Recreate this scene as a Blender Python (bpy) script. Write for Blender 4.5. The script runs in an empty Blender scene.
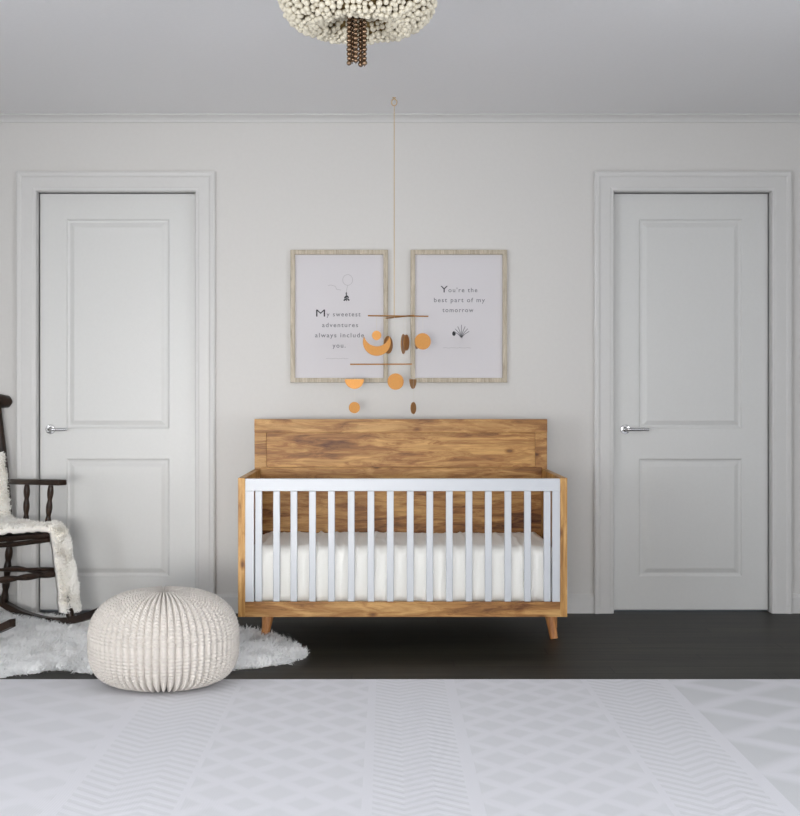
import bpy, bmesh, math, random
import numpy as np
from mathutils import Vector, Matrix, noise
random.seed(7); rng = np.random.default_rng(7)
PI = math.pi
col = bpy.context.scene.collection

# ---- camera model: level camera, lens in pixels, vanishing point (VX, VY), scale s px/m <-> depth F/s
F = 1350.0; VX, VY = 386.0, 397.0; H = 1.048
def Xs(px, s): return (px - VX) / s
def Zs(py, s): return H - (py - VY) / s
def Ys(s): return F / s
SW = 206.1; DW = F / SW            # far wall
CEIL = 2.417
def floor_pt(px, py, z=0.0):
    s = (py - VY) / (H - z); return ((px - VX) / s, F / s)

# ---------------------------------------------------------------- materials
def srgb(r, g, b):
    f = lambda c: (c/255)/12.92 if c/255 <= 0.04045 else (((c/255)+0.055)/1.055)**2.4
    return (f(r), f(g), f(b), 1.0)
class NT:
    def __init__(s, name):
        s.m = bpy.data.materials.new(name); s.m.use_nodes = True
        s.t = s.m.node_tree; s.b = s.t.nodes['Principled BSDF']
    def n(s, typ, **kw):
        nd = s.t.nodes.new(typ)
        for k, v in kw.items():
            if k.startswith('_'): setattr(nd, k[1:], v)
            else: nd.inputs[k.replace('__', ' ')].default_value = v
        return nd
    def l(s, a, b): s.t.links.new(a, b)
    def math(s, op, a, b=None, c=None):
        nd = s.t.nodes.new('ShaderNodeMath'); nd.operation = op
        for i, v in enumerate((a, b, c)):
            if v is None: continue
            if isinstance(v, (int, float)): nd.inputs[i].default_value = v
            else: s.l(v, nd.inputs[i])
        return nd.outputs[0]
    def ramp(s, fac, stops):
        r = s.t.nodes.new('ShaderNodeValToRGB'); s.l(fac, r.inputs[0])
        while len(r.color_ramp.elements) < len(stops): r.color_ramp.elements.new(0.5)
        for e, (p, c) in zip(r.color_ramp.elements, stops): e.position = p; e.color = c
        return r.outputs[0]
    def mix(s, fac, a, b, typ='MIX'):
        nd = s.t.nodes.new('ShaderNodeMix'); nd.data_type = 'RGBA'; nd.blend_type = typ
        for i, v in ((0, fac), (6, a), (7, b)):
            if isinstance(v, (int, float, tuple)): nd.inputs[i].default_value = v
            else: s.l(v, nd.inputs[i])
        return nd.outputs[2]
    def bump(s, h, strength=0.3, dist=0.01):
        b = s.n('ShaderNodeBump', Strength=strength, Distance=dist); s.l(h, b.inputs['Height']); s.l(b.outputs[0], s.b.inputs['Normal'])
def plain(name, c, rough=0.5, metal=0.0, nscale=40, nstr=0.08, var=0.03, sheen=0):
    t = NT(name); tc = t.n('ShaderNodeTexCoord')
    no = t.n('ShaderNodeTexNoise', Scale=nscale, Detail=4.0); t.l(tc.outputs['Object'], no.inputs['Vector'])
    dark = tuple(x*(1-var) for x in c[:3]) + (1,); lite = tuple(min(1, x*(1+var)) for x in c[:3]) + (1,)
    t.l(t.ramp(no.outputs[0], [(0.3, dark), (0.7, lite)]), t.b.inputs['Base Color'])
    t.b.inputs['Roughness'].default_value = rough; t.b.inputs['Metallic'].default_value = metal
    if sheen: t.b.inputs['Sheen Weight'].default_value = sheen
    if nstr: t.bump(no.outputs[0], nstr, 0.004)
    return t.m
def fibre(name, c, tr=.38):
    m = plain(name, c, 0.9, nscale=9, nstr=0.0, var=0.03); t = m.node_tree
    out = [n for n in t.nodes if n.type == 'OUTPUT_MATERIAL'][0]; b = t.nodes['Principled BSDF']
    tl = t.nodes.new('ShaderNodeBsdfTranslucent'); tl.inputs[0].default_value = c
    mx = t.nodes.new('ShaderNodeMixShader'); mx.inputs[0].default_value = tr
    t.links.new(b.outputs[0], mx.inputs[1]); t.links.new(tl.outputs[0], mx.inputs[2]); t.links.new(mx.outputs[0], out.inputs[0]); return m
def wood(name, dark, mid, lite, grain_axis=0, scale=1.0, rough=0.45, knots=True, offset=0.0):
    t = NT(name); tc = t.n('ShaderNodeTexCoord')
    mp = t.n('ShaderNodeMapping'); sc = [15*scale]*3; sc[grain_axis] = 2.3*scale
    mp.inputs['Scale'].default_value = sc; mp.inputs['Location'].default_value = (offset,)*3
    t.l(tc.outputs['Object'], mp.inputs['Vector'])
    # low frequency warp
    wn = t.n('ShaderNodeTexNoise', Scale=1.1, Detail=3.0); t.l(mp.outputs[0], wn.inputs['Vector'])
    mx = t.n('ShaderNodeVectorMath', _operation='ADD'); t.l(mp.outputs[0], mx.inputs[0])
    sc2 = t.n('ShaderNodeVectorMath', _operation='SCALE'); t.l(wn.outputs['Color'], sc2.inputs[0]); sc2.inputs['Scale'].default_value = 1.6
    t.l(sc2.outputs[0], mx.inputs[1])
    n1 = t.n('ShaderNodeTexNoise', Scale=1.3, Detail=9.0, Roughness=0.70, Distortion=0.6); t.l(mx.outputs[0], n1.inputs['Vector'])
    c = t.ramp(n1.outputs[0], [(0.33, dark), (0.48, mid), (0.62, lite)])
    mp2 = t.n('ShaderNodeMapping'); s2 = [120*scale]*3; s2[grain_axis] = 4*scale; mp2.inputs['Scale'].default_value = s2
    t.l(tc.outputs['Object'], mp2.inputs['Vector'])
    n2 = t.n('ShaderNodeTexNoise', Scale=1.0, Detail=3.0); t.l(mp2.outputs[0], n2.inputs['Vector'])
    g = t.ramp(n2.outputs[0], [(0.35, (0.72, 0.68, 0.64, 1)), (0.6, (1, 1, 1, 1))])
    c = t.mix(0.7, c, g, 'MULTIPLY')
    if knots:
        mp3 = t.n('ShaderNodeMapping'); s3 = [13.0]*3; s3[grain_axis] = 6.5; mp3.inputs['Scale'].default_value = s3
        mp3.inputs['Location'].default_value = (offset*1.7+.3,)*3
        t.l(tc.outputs['Object'], mp3.inputs['Vector'])
        vo = t.n('ShaderNodeTexVoronoi', Scale=1.0); t.l(mp3.outputs[0], vo.inputs['Vector'])
        k = t.ramp(vo.outputs['Distance'], [(0.06, (0.18, 0.10, 0.05, 1)), (0.12, (0.62, 0.5, 0.38, 1)), (0.20, (1, 1, 1, 1))])
        c = t.mix(0.85, c, k, 'MULTIPLY')
    t.l(c, t.b.inputs['Base Color']); t.b.inputs['Roughness'].default_value = rough; t.b.inputs['Specular IOR Level'].default_value = 0.3
    t.bump(n2.outputs[0], 0.15, 0.002)
    return t.m

M = {}
M['wall'] = plain('wall_paint', srgb(208, 206, 203), 0.75, nscale=60, nstr=0.03, var=0.01)
M['ceiling'] = plain('ceiling_paint', srgb(240, 240, 241), 0.85, nscale=60, nstr=0.03, var=0.01)
M['trim'] = plain('trim_paint', srgb(204, 203, 201), 0.42, nscale=80, nstr=0.02, var=0.01)
M['door'] = plain('door_paint', srgb(208, 208, 206), 0.40, nscale=80, nstr=0.02, var=0.01)
M['crib_wood'] = wood('rustic_wood', srgb(106, 64, 28), srgb(162, 116, 64), srgb(196, 154, 96))
M['crib_wood_v'] = wood('rustic_wood_upright', srgb(120, 78, 36), srgb(182, 136, 76), srgb(208, 168, 108), grain_axis=2, offset=3.1)
M['leg_wood'] = wood('leg_wood', srgb(165, 105, 58), srgb(196, 135, 82), srgb(212, 155, 100), grain_axis=2, knots=False)
M['crib_white'] = plain('white_lacquer', srgb(188, 191, 196), 0.35, nscale=50, nstr=0.0, var=0.005)
M['sheet'] = plain('cotton_sheet', srgb(232, 231, 226), 0.9, nscale=300, nstr=0.12, var=0.015, sheen=.2)
M['frame_wood'] = wood('oak_frame', srgb(160, 150, 132), srgb(184, 174, 156), srgb(200, 190, 172), grain_axis=2, knots=False, scale=2)
M['paper'] = plain('print_paper', srgb(206, 203, 206), 0.8, nscale=200, nstr=0.0, var=0.005)
M['ink'] = plain('black_ink', srgb(52, 52, 56), 0.8, nstr=0)
M['ink_grey'] = plain('grey_ink', srgb(122, 122, 126), 0.8, nstr=0)
M['ink_pale'] = plain('pale_ink', srgb(168, 166, 168), 0.8, nstr=0)
M['brass'] = plain('brushed_brass', srgb(174, 124, 68), 0.42, 0.8, nscale=120, nstr=0.02, var=0.05)
M['brass_string'] = plain('gold_thread', srgb(196, 168, 112), 0.5, 0.3, nstr=0)
M['clear_thread'] = plain('pale_thread', srgb(205, 200, 190), 0.5, nstr=0)
M['chrome'] = plain('polished_chrome', srgb(205, 205, 205), 0.12, 1.0, nstr=0)
M['dark_wood'] = wood('dark_stained_wood', srgb(26, 19, 15), srgb(40, 29, 23), srgb(58, 41, 31), grain_axis=0, rough=0.35, knots=False)
M['knit'] = plain('cream_knit', srgb(198, 192, 185), 0.95, nscale=260, nstr=0.25, var=0.03, sheen=.15)
M['fur'] = fibre('white_wool', srgb(254, 255, 255))
M['throw_fibre'] = fibre('throw_fibre', srgb(255, 253, 249))
M['hide'] = plain('hide', srgb(250, 250, 251), 0.95, nscale=30, nstr=0.2, var=0.05)
M['throw'] = plain('fluffy_throw', srgb(248, 244, 236), 0.95, nscale=60, nstr=0.3, var=0.04, sheen=.2)
M['bead'] = plain('cream_bead', srgb(222, 214, 194), 0.38, nscale=30, nstr=0.0, var=0.06)
M['bead_dark'] = plain('bronze_bead', srgb(140, 116, 94), 0.14, 0.9, nscale=60, nstr=0, var=0.2)
M['bronze'] = plain('bronze_metal', srgb(120, 100, 62), 0.35, 0.8, nstr=0)

def floor_mat():
    t = NT('dark_plank_floor'); tc = t.n('ShaderNodeTexCoord')
    sp = t.n('ShaderNodeSeparateXYZ'); t.l(tc.outputs['Object'], sp.inputs[0])
    x, y = sp.outputs[0], sp.outputs[1]
    pw = 0.125
    row = t.math('FLOOR', t.math('DIVIDE', y, pw))
    fy = t.math('FRACT', t.math('DIVIDE', y, pw))
    xo = t.math('ADD', x, t.math('MULTIPLY', t.math('FRACT', t.math('MULTIPLY', row, 0.377)), 1.6))
    fx = t.math('FRACT', t.math('DIVIDE', xo, 1.6)); cx = t.math('FLOOR', t.math('DIVIDE', xo, 1.6))
    cmb = t.n('ShaderNodeCombineXYZ'); t.l(row, cmb.inputs[0]); t.l(cx, cmb.inputs[1])
    wn = t.n('ShaderNodeTexWhiteNoise', _noise_dimensions='3D'); t.l(cmb.outputs[0], wn.inputs['Vector'])
    mp = t.n('ShaderNodeMapping'); mp.inputs['Scale'].default_value = (1.5, 26, 1); t.l(tc.outputs['Object'], mp.inputs[0])
    n1 = t.n('ShaderNodeTexNoise', Scale=1.5, Detail=6.0, Distortion=0.5); t.l(mp.outputs[0], n1.inputs['Vector'])
    c = t.ramp(n1.outputs[0], [(0.3, srgb(30, 29, 24)), (0.7, srgb(52, 50, 42))])
    v = t.math('MULTIPLY_ADD', wn.outputs['Value'], 0.50, 0.70)
    vc = t.n('ShaderNodeCombineXYZ'); [t.l(v, vc.inputs[i]) for i in range(3)]
    c = t.mix(1.0, c, vc.outputs[0], 'MULTIPLY')
    gy = t.math('LESS_THAN', t.math('ABSOLUTE', t.math('SUBTRACT', fy, 0.5)), 0.475)
    gx = t.math('LESS_THAN', t.math('ABSOLUTE', t.math('SUBTRACT', fx, 0.5)), 0.498)
    g = t.math('MULTIPLY', gx, gy)
    c = t.mix(g, srgb(18, 16, 15), c)
    t.l(c, t.b.inputs['Base Color']); t.b.inputs['Roughness'].default_value = 0.45
    t.b.inputs['Specular IOR Level'].default_value = 0.12
    h = t.math('MULTIPLY_ADD', n1.outputs[0], 0.25, g); t.bump(h, 0.35, 0.002)
    return t.m
M['floor'] = floor_mat()

def rug_mat():
    t = NT('woven_trellis_rug'); tc = t.n('ShaderNodeTexCoord')
    wob = t.n('ShaderNodeTexNoise', Scale=7.0, Detail=3.0); t.l(tc.outputs['Object'], wob.inputs['Vector'])
    sp = t.n('ShaderNodeSeparateXYZ'); t.l(tc.outputs['Object'], sp.inputs[0])
    wv = t.math('MULTIPLY', t.math('SUBTRACT', wob.outputs[0], 0.5), 0.02)
    x = sp.outputs[0]; y = t.math('ADD', sp.outputs[1], wv)
    def tri(v, period, off=0.0):    # 0 at v=off, 1 at half a period
        f = t.math('FRACT', t.math('DIVIDE', t.math('SUBTRACT', v, off), period))
        return t.math('SUBTRACT', 1.0, t.math('ABSOLUTE', t.math('MULTIPLY_ADD', f, 2.0, -1.0)))
    def smooth(v, a, b):
        nd = t.n('ShaderNodeMapRange', _interpolation_type='SMOOTHSTEP'); t.l(v, nd.inputs['Value'])
        nd.inputs['From Min'].default_value = a; nd.inputs['From Max'].default_value = b; return nd.outputs[0]
    def band(a, b): return t.math('MULTIPLY', t.math('GREATER_THAN', x, a), t.math('LESS_THAN', x, b))
    def diamonds(x0, px, py, y0, lo, hi):   # dark lozenges, light trellis lines
        d = t.math('ADD', tri(x, px, x0), tri(y, py, y0))
        a = t.math('SUBTRACT', 1.0, smooth(d, lo-.22, lo+0.22))
        return t.math('MAXIMUM', a, smooth(d, hi-.15, hi+0.2))
    def chevron(x0, px, amp, sp_):
        v = t.math('MULTIPLY_ADD', tri(x, px, x0), amp, y)
        return smooth(t.math('SINE', t.math('MULTIPLY', v, 2*PI/sp_)), -0.5, 0.7)
    parts = [
        (-0.035, 0.213, chevron(-0.035, 0.165, 0.065, 0.050), 0.42),
        (0.250, 0.715, diamonds(0.33, 0.155, 0.194, 0.0, 0.72, 1.38), 0.45),
        (0.735, 0.995, chevron(0.735, 0.20, 0.095, 0.058), 0.50),
        (1.035, 2.3, diamonds(1.04, 0.40, 0.387, 0.06, 0.80, 1.30), 0.85),
        (-0.518, -0.062, diamonds(-0.44, 0.155, 0.194, 0.05, 0.72, 1.38), 0.42),
        (-0.820, -0.535, chevron(-0.82, 0.20, 0.085, 0.055), 0.40),
        (-1.70, -0.86, diamonds(-1.05, 0.26, 0.25, 0.0, 0.72, 1.38), 0.36),
        (-2.3, -1.73, chevron(-1.8, 0.124, 0.05, 0.052), 0.55)]
    tot = None
    for a, b, v, k in parts:
        w = t.math('MULTIPLY', t.math('MULTIPLY', band(a, b), v), k)
        tot = w if tot is None else t.math('ADD', tot, w)
    c = t.mix(tot, srgb(222, 222, 227), srgb(201, 203, 205))
    # woven threads
    wx = t.math('SINE', t.math('MULTIPLY', x, 2*PI/0.0075)); wy = t.math('SINE', t.math('MULTIPLY', sp.outputs[1], 2*PI/0.009))
    w = t.math('MULTIPLY', wx, wy)
    nn = t.n('ShaderNodeTexNoise', Scale=3.0, Detail=5.0); t.l(tc.outputs['Object'], nn.inputs['Vector'])
    c = t.mix(t.math('MULTIPLY_ADD', nn.outputs[0], 0.3, -0.05), c, srgb(222, 222, 226))
    c = t.mix(t.math('MULTIPLY_ADD', w, 0.10, 0.10), c, srgb(205, 206, 210))
    t.l(c, t.b.inputs['Base Color']); t.b.inputs['Roughness'].default_value = 0.95
    hh = t.math('SUBTRACT', t.math('MULTIPLY', w, 0.25), tot); t.bump(hh, 0.35, 0.004)
    return t.m
M['rug'] = rug_mat()

# ---------------------------------------------------------------- helpers
class MB:
    def __init__(s): s.bm = bmesh.new()
    def box(s, x0, x1, y0, y1, z0, z1, bev=0.0, seg=2):
        b = bmesh.new(); bmesh.ops.create_cube(b, size=1)
        for v in b.verts:
            v.co = Vector((x0 + (v.co.x+.5)*(x1-x0), y0 + (v.co.y+.5)*(y1-y0), z0 + (v.co.z+.5)*(z1-z0)))
        if bev: bmesh.ops.bevel(b, geom=b.edges[:], offset=bev, segments=seg, affect='EDGES', profile=0.5)
        s._add(b); return s
    def _add(s, b):
        me = bpy.data.meshes.new('tmp'); b.to_mesh(me); b.free(); s.bm.from_mesh(me); bpy.data.meshes.remove(me)
    def tube(s, pts, rad, n=12, cap=True):
        pts = [Vector(p) for p in pts]; r = rad if isinstance(rad, (list, tuple)) else [rad]*len(pts)
        rings = []; up = None
        for i, p in enumerate(pts):
            d = (pts[min(i+1, len(pts)-1)] - pts[max(i-1, 0)]).normalized()
            if up is None:
                up = Vector((0, 0, 1)) if abs(d.z) < .9 else Vector((1, 0, 0))
            a = (up - d*up.dot(d)).normalized(); b = d.cross(a); up = a
            rings.append([s.bm.verts.new(p + (a*math.cos(2*PI*k/n) + b*math.sin(2*PI*k/n))*r[i]) for k in range(n)])
        for A, B in zip(rings, rings[1:]):
            for k in range(n): s.bm.faces.new((A[k], A[(k+1) % n], B[(k+1) % n], B[k]))
        if cap:
            s.bm.faces.new(rings[0][::-1]); s.bm.faces.new(rings[-1])
        return s
    def lathe(s, prof, c=(0, 0, 0), n=24, axis='Z'):
        rings = []
        for r, h in prof:
            ring = []
            for k in range(n):
                a = 2*PI*k/n; x, y = r*math.cos(a), r*math.sin(a)
                p = (x, y, h) if axis == 'Z' else (x, h, y)
                ring.append(s.bm.verts.new((p[0]+c[0], p[1]+c[1], p[2]+c[2])))
            rings.append(ring)
        for A, B in zip(rings, rings[1:]):
            for k in range(n): s.bm.faces.new((A[k], A[(k+1) % n], B[(k+1) % n], B[k]))
        s.bm.faces.new(rings[0][::-1]); s.bm.faces.new(rings[-1]); return s
    def ball(s, c, r, u=12, v=8):
        bmesh.ops.create_uvsphere(s.bm, u_segments=u, v_segments=v, radius=r, matrix=Matrix.Translation(c)); return s
    def prism(s, outline, y0, y1):
        """outline in XZ, extruded along Y"""
        A = [s.bm.verts.new((x, y0, z)) for x, z in outline]; B = [s.bm.verts.new((x, y1, z)) for x, z in outline]
        s.bm.faces.new(A); s.bm.faces.new(B[::-1]); n = len(A)
        for k in range(n): s.bm.faces.new((A[k], B[k], B[(k+1) % n], A[(k+1) % n]))
        return s
    def build(s, name, mat, parent=None, smooth=False, loc=None, angle=40):
        bmesh.ops.recalc_face_normals(s.bm, faces=s.bm.faces[:])
        me = bpy.data.meshes.new(name); s.bm.to_mesh(me); s.bm.free()
        me.materials.append(mat)
        if smooth:
            for p in me.polygons: p.use_smooth = True
            try: me.set_sharp_from_angle(angle=math.radians(angle))
            except Exception: pass
        return link(name, me, parent, loc)
def link(name, me, parent=None, loc=None):
    o = bpy.data.objects.new(name, me); col.objects.link(o)
    if parent: o.parent = parent
    if loc: o.location = loc
    return o
def raw(name, verts, faces, mat, parent=None, smooth=True, loc=None):
    me = bpy.data.meshes.new(name); me.from_pydata([tuple(v) for v in verts], [], faces); me.update()
    me.materials.append(mat)
    if smooth: me.polygons.foreach_set('use_smooth', [True]*len(me.polygons))
    return link(name, me, parent, loc)
def empty(name, loc, rz=0, label=None, cat=None, group=None):
    o = bpy.data.objects.new(name, None); col.objects.link(o); o.empty_display_size = .1
    o.location = loc; o.rotation_euler = (0, 0, rz); tag(o, label, cat, group); return o
def tag(o, label=None, cat=None, group=None, kind=None):
    for k, v in (('label', label), ('category', cat), ('group', group), ('kind', kind)):
        if v: o[k] = v
    return o
def struct(o, label=None): tag(o, label, None, None, 'structure'); return o

# ---------------------------------------------------------------- room shell
XL, XR, YB = -3.3, 3.5, -1.6
# door leaves (seen through the casings)
LW, LH = 0.757, 2.037
doors = [(-1.694, -.924), (1.104, 1.869)]
ZT = Zs(191.5, SW)
b = MB(); xs = [XL] + [v for d in doors for v in d] + [XR]
for i in range(0, len(xs), 2): b.box(xs[i], xs[i+1], DW, DW+.16, 0, CEIL)
for d in doors: b.box(d[0], d[1], DW, DW+.16, ZT, CEIL)
struct(b.build('wall_back', M['wall']), 'white wall behind the crib with two door openings')
struct(MB().box(XL-.3, XR+.3, YB-.3, DW+.4, -.08, 0).build('floor', M['floor']), 'dark brown wooden plank floor')
struct(MB().box(XL-.3, XR+.3, YB-.3, DW+.4, CEIL, CEIL+.1).build('ceiling', M['ceiling']), 'plain pale grey white ceiling')
# left wall with window opening, right wall, wall behind the camera with window opening
LWIN = (-0.9, 2.1, 0.35, 1.75)    # y0 y1 z0 z1
b = MB(); b.box(XL-.15, XL, YB, LWIN[0], 0, CEIL).box(XL-.15, XL, LWIN[1], DW+.16, 0, CEIL)
b.box(XL-.15, XL, LWIN[0], LWIN[1], 0, LWIN[2]).box(XL-.15, XL, LWIN[0], LWIN[1], LWIN[3], CEIL)
struct(b.build('wall_left', M['wall']))
RFILL = (-0.4, 2.4, 0.35, 1.75)  # unseen opening, added to let the right fill light in
b = MB(); b.box(XR, XR+.15, YB, RFILL[0], 0, CEIL).box(XR, XR+.15, RFILL[1], DW+.16, 0, CEIL)
b.box(XR, XR+.15, RFILL[0], RFILL[1], 0, RFILL[2]).box(XR, XR+.15, RFILL[0], RFILL[1], RFILL[3], CEIL)
struct(b.build('wall_right', M['wall']))
BWIN = (-2.4, 1.2, 0.50, 1.70)
b = MB(); b.box(XL-.15, BWIN[0], YB-.15, YB, 0, CEIL).box(BWIN[1], XR+.15, YB-.15, YB, 0, CEIL)
b.box(BWIN[0], BWIN[1], YB-.15, YB, 0, BWIN[2]).box(BWIN[0], BWIN[1], YB-.15, YB, BWIN[3], CEIL)
struct(b.build('wall_front', M['wall']))

# crown moulding: profile in (depth from wall, height below ceiling)
def run_x(prof, x0, x1, mb):
    """profile list of (Y, Z) swept along X"""
    A = [mb.bm.verts.new((x0, y, z)) for y, z in prof]; B = [mb.bm.verts.new((x1, y, z)) for y, z in prof]; n = len(A)
    mb.bm.faces.new(A); mb.bm.faces.new(B[::-1])
    for k in range(n): mb.bm.faces.new((A[k], A[(k+1) % n], B[(k+1) % n], B[k]))
b = MB()
run_x([(DW, CEIL), (DW-.030, CEIL), (DW-.029, CEIL-.005), (DW-.020, CEIL-.010), (DW-.011, CEIL-.020), (DW-.007, CEIL-.030), (DW-.009, CEIL-.032), (DW-.008, CEIL-.037), (DW, CEIL-.038)], XL, XR, b)
struct(b.build('trim_1', M['trim']), 'narrow white crown moulding under the ceiling')
CW = 0.096
k = 2
bb = 0
edges = [XL] + [v for d in doors for v in (d[0]-CW, d[1]+CW)] + [XR]
for i, nm in enumerate(('baseboard_left', 'baseboard_middle', 'baseboard_right')):
    b = MB(); run_x([(DW, 0), (DW-.014, 0), (DW-.014, .078), (DW-.009, .086), (DW-.006, .092), (DW, .093)], edges[2*i], edges[2*i+1], b)
    struct(b.build(nm, M['trim']), 'white baseboard along the back wall, ' + ('left of the left door', 'behind the crib between the doors', 'right of the right door')[i])

def casing(d, name, label):
    """moulded casing around a door opening: mitred sweep of a profile"""
    x0, x1 = d
    prof = [(0, 0.0), (0, .010), (.003, .014), (.016, .016), (.020, .018), (.066, .019), (.074, .023), (CW-.008, .025), (CW, .022), (CW, 0)]  # (outward, thickness)
    b = MB(); n = len(prof)
    path = []
    for o, th in prof:
        path.append([(x0-o, DW-th, 0), (x0-o, DW-th, ZT+o), (x1+o, DW-th, ZT+o), (x1+o, DW-th, 0)])
    V = [[b.bm.verts.new(p) for p in row] for row in path]
    for i in range(n):
        j = (i+1) % n
        for q in range(3): b.bm.faces.new((V[i][q], V[i][q+1], V[j][q+1], V[j][q]))
    for q in (0, 3): b.bm.faces.new([V[i][q] for i in range(n)])
    # jamb lining (reveals) inside the opening
    b.box(x0-.001, x0+.001, DW-.002, DW+.15, 0, ZT); b.box(x1-.001, x1+.001, DW-.002, DW+.15, 0, ZT); b.box(x0, x1, DW-.002, DW+.15, ZT-.001, ZT+.001)
    struct(b.build(name, M['trim']), label)
casing(doors[0], 'trim_2', 'white moulded casing around the left door')
casing(doors[1], 'trim_3', 'white moulded casing around the right door')

def door(d, name, label, hx, lever):
    x0, x1 = d[0]+.0015, d[1]-.0015; z0, z1 = .006, ZT-.0015; yf = DW+.040; th = .04
    b = MB(); bm = b.bm
    cx = (x0+x1)/2; pw = .252
    pans = [(cx-pw, cx+pw, Zs(429, SW), Zs(218, SW)), (cx-pw, cx+pw, Zs(577.5, SW), Zs(459, SW))]
    cx = (x0+x1)/2; gx = [x0, cx-pw, cx+pw, x1]; gz = [z0, pans[1][2], pans[1][3], pans[0][2], pans[0][3], z1]
    def V(x, y, z): return bm.verts.new((x, y, z))
    for i in range(3):
        for j in range(5):
            if i == 1 and j in (1, 3): continue
            bm.faces.new([V(gx[i], yf, gz[j]), V(gx[i+1], yf, gz[j]), V(gx[i+1], yf, gz[j+1]), V(gx[i], yf, gz[j+1])])
    for (a, c, e, f) in pans:
        ringv = []
        for ins, dp in ((0, 0), (.003, .002), (.008, .006), (.014, .007), (.018, .007), (.038, .001), (.042, 0.0005)):
            ringv.append([V(a+ins, yf+dp, e+ins), V(c-ins, yf+dp, e+ins), V(c-ins, yf+dp, f-ins), V(a+ins, yf+dp, f-ins)])
        for A, B in zip(ringv, ringv[1:]):
            for q in range(4): bm.faces.new((A[q], A[(q+1) % 4], B[(q+1) % 4], B[q]))
        bm.faces.new(ringv[-1])
    b.box(x0, x1, yf+.014, yf+th, z0, z1)
    for (xa, xb, za, zb) in ((x0, x0+.004, z0, z1), (x1-.004, x1, z0, z1), (x0, x1, z0, z0+.004), (x0, x1, z1-.004, z1)): b.box(xa, xb, yf, yf+.015, za, zb)
    bmesh.ops.remove_doubles(bm, verts=bm.verts[:], dist=1e-5)
    o = struct(b.build(name, M['door']), label)
    zc = Zs(429.5, SW); y = yf
    hb = MB(); hb.lathe([(.0235, 0), (.0235, -.006), (.021, -.009), (.012, -.010), (.009, -.014), (.009, -.045)], (hx, y, zc), 28, 'Y')
    hb.tube([(hx, y-.036, zc), (hx, y-.046, zc), (hx+.006, y-.053, zc), (hx+.02, y-.055, zc), (hx+.05, y-.054, zc), (hx+lever, y-.052, zc+.001)], [.0085, .0085, .0085, .008, .0075, .0065], 14)
    h = hb.build('door_handle', M['chrome'], o, True); tag(h, 'chrome lever handle on a round rose')
door(doors[0], 'door_1', 'white two panel door on the left, beside the rocking chair', Xs(52.0, 204), .090)
door(doors[1], 'door_2', 'white two panel door on the right of the crib', Xs(624.0, 204), .108)

# ---------------------------------------------------------------- crib
SF = 242.1; YF = Ys(SF); YK = Ys(215.0)
cx0, cx1 = Xs(238, SF), Xs(567.3, SF); ctop = Zs(478, SF); cbot = Zs(617.0, SF); cxm = (cx0+cx1)/2
crib = empty('baby_crib', (cxm, YF, 0), 0, 'rustic honey wood baby crib with white front slats, against the back wall', 'crib')
def L(x): return x - cxm
a0, a1 = L(cx0), L(cx1); dep = YK - YF; st = .029
MB().box(a0, a0+st, 0, dep, cbot, ctop, .0015).build('side_panel', M['crib_wood_v'], crib)
MB().box(a1-st, a1, 0, dep, cbot, ctop, .0015).build('side_panel', M['crib_wood_v'], crib)
zr = Zs(602, SF)
MB().box(a0+st, a1-st, 0.0, .03, cbot, zr, .0015).build('bottom_rail', M['crib_wood'], crib)
# front gate: white top rail, end posts and sixteen slats
zt0, zt1 = Zs(491.2, SF), ctop-.003
g0, g1 = L(Xs(245, SF)), L(Xs(560.3, SF))
MB().box(g0, g1, .002, .030, zt0, zt1, .002).build('top_rail', M['crib_white'], crib)
MB().box(g0, g0+.0365, .004, .028, zr, zt0, .0015).build('gate_post', M['crib_white'], crib)
MB().box(g1-.0325, g1, .004, .028, zr, zt0, .0015).build('gate_post', M['crib_white'], crib)
sx_ = [258.6, 276.5, 293.8, 312.4, 331.4, 351.2, 370.9, 390.3, 410.3, 429.8, 449.4, 469.0, 488.4, 508.0, 527.7, 547.2]
for pxs in sx_:
    x = L(Xs(pxs, F/(YF+.008))); MB().box(x-.0142, x+.0142, .008, .024, zr, zt0, .003).build('slat', M['crib_white'], crib)
# headboard
hz = Zs(419, 215.0); hx0, hx1 = L(Xs(255, 215.)), L(Xs(546.5, 215.)); hy = dep
zb = Zs(432.5, 215.)
zl = ctop + .030
hx0, hx1 = max(hx0, a0+.002), min(hx1, a1-.002)
MB().box(hx0, hx1, hy-.032, hy, zb, hz, .002).build('headboard_top_rail', M['crib_wood'], crib)
for xa, xb in ((hx0, hx0+.055), (hx1-.055, hx1)):
    MB().box(xa, xb, hy-.024, hy, ctop, zb, .0015).build('headboard_stile', M['crib_wood'], crib)
MB().box(hx0+.055, hx1-.055, hy-.016, hy-.004, ctop-.03, zb, 0).build('headboard_panel', wood('rustic_wood_panel', srgb(84, 44, 16), srgb(154, 106, 56), srgb(198, 154, 92), offset=5.3), crib)
MB().box(a0+st, a1-st, hy-.0155, hy-.003, cbot+.03, ctop-.03).build('back_panel', bpy.data.materials['rustic_wood_panel'], crib)
MB().box(a0+st, a1-st, hy-.046, hy-.012, ctop-.045, zl-.020, .002).build('headboard_lower_rail', M['crib_wood'], crib)
MB().box(a0+st, a1-st, hy-.034, hy-.002, cbot, cbot+.05, .0015).build('bottom_rail', M['crib_wood'], crib)
# mattress base and mattress
MB().box(a0+st, a1-st, .034, hy-.05, cbot+.02, cbot+.045).build('mattress_support', M['crib_wood'], crib)
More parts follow.
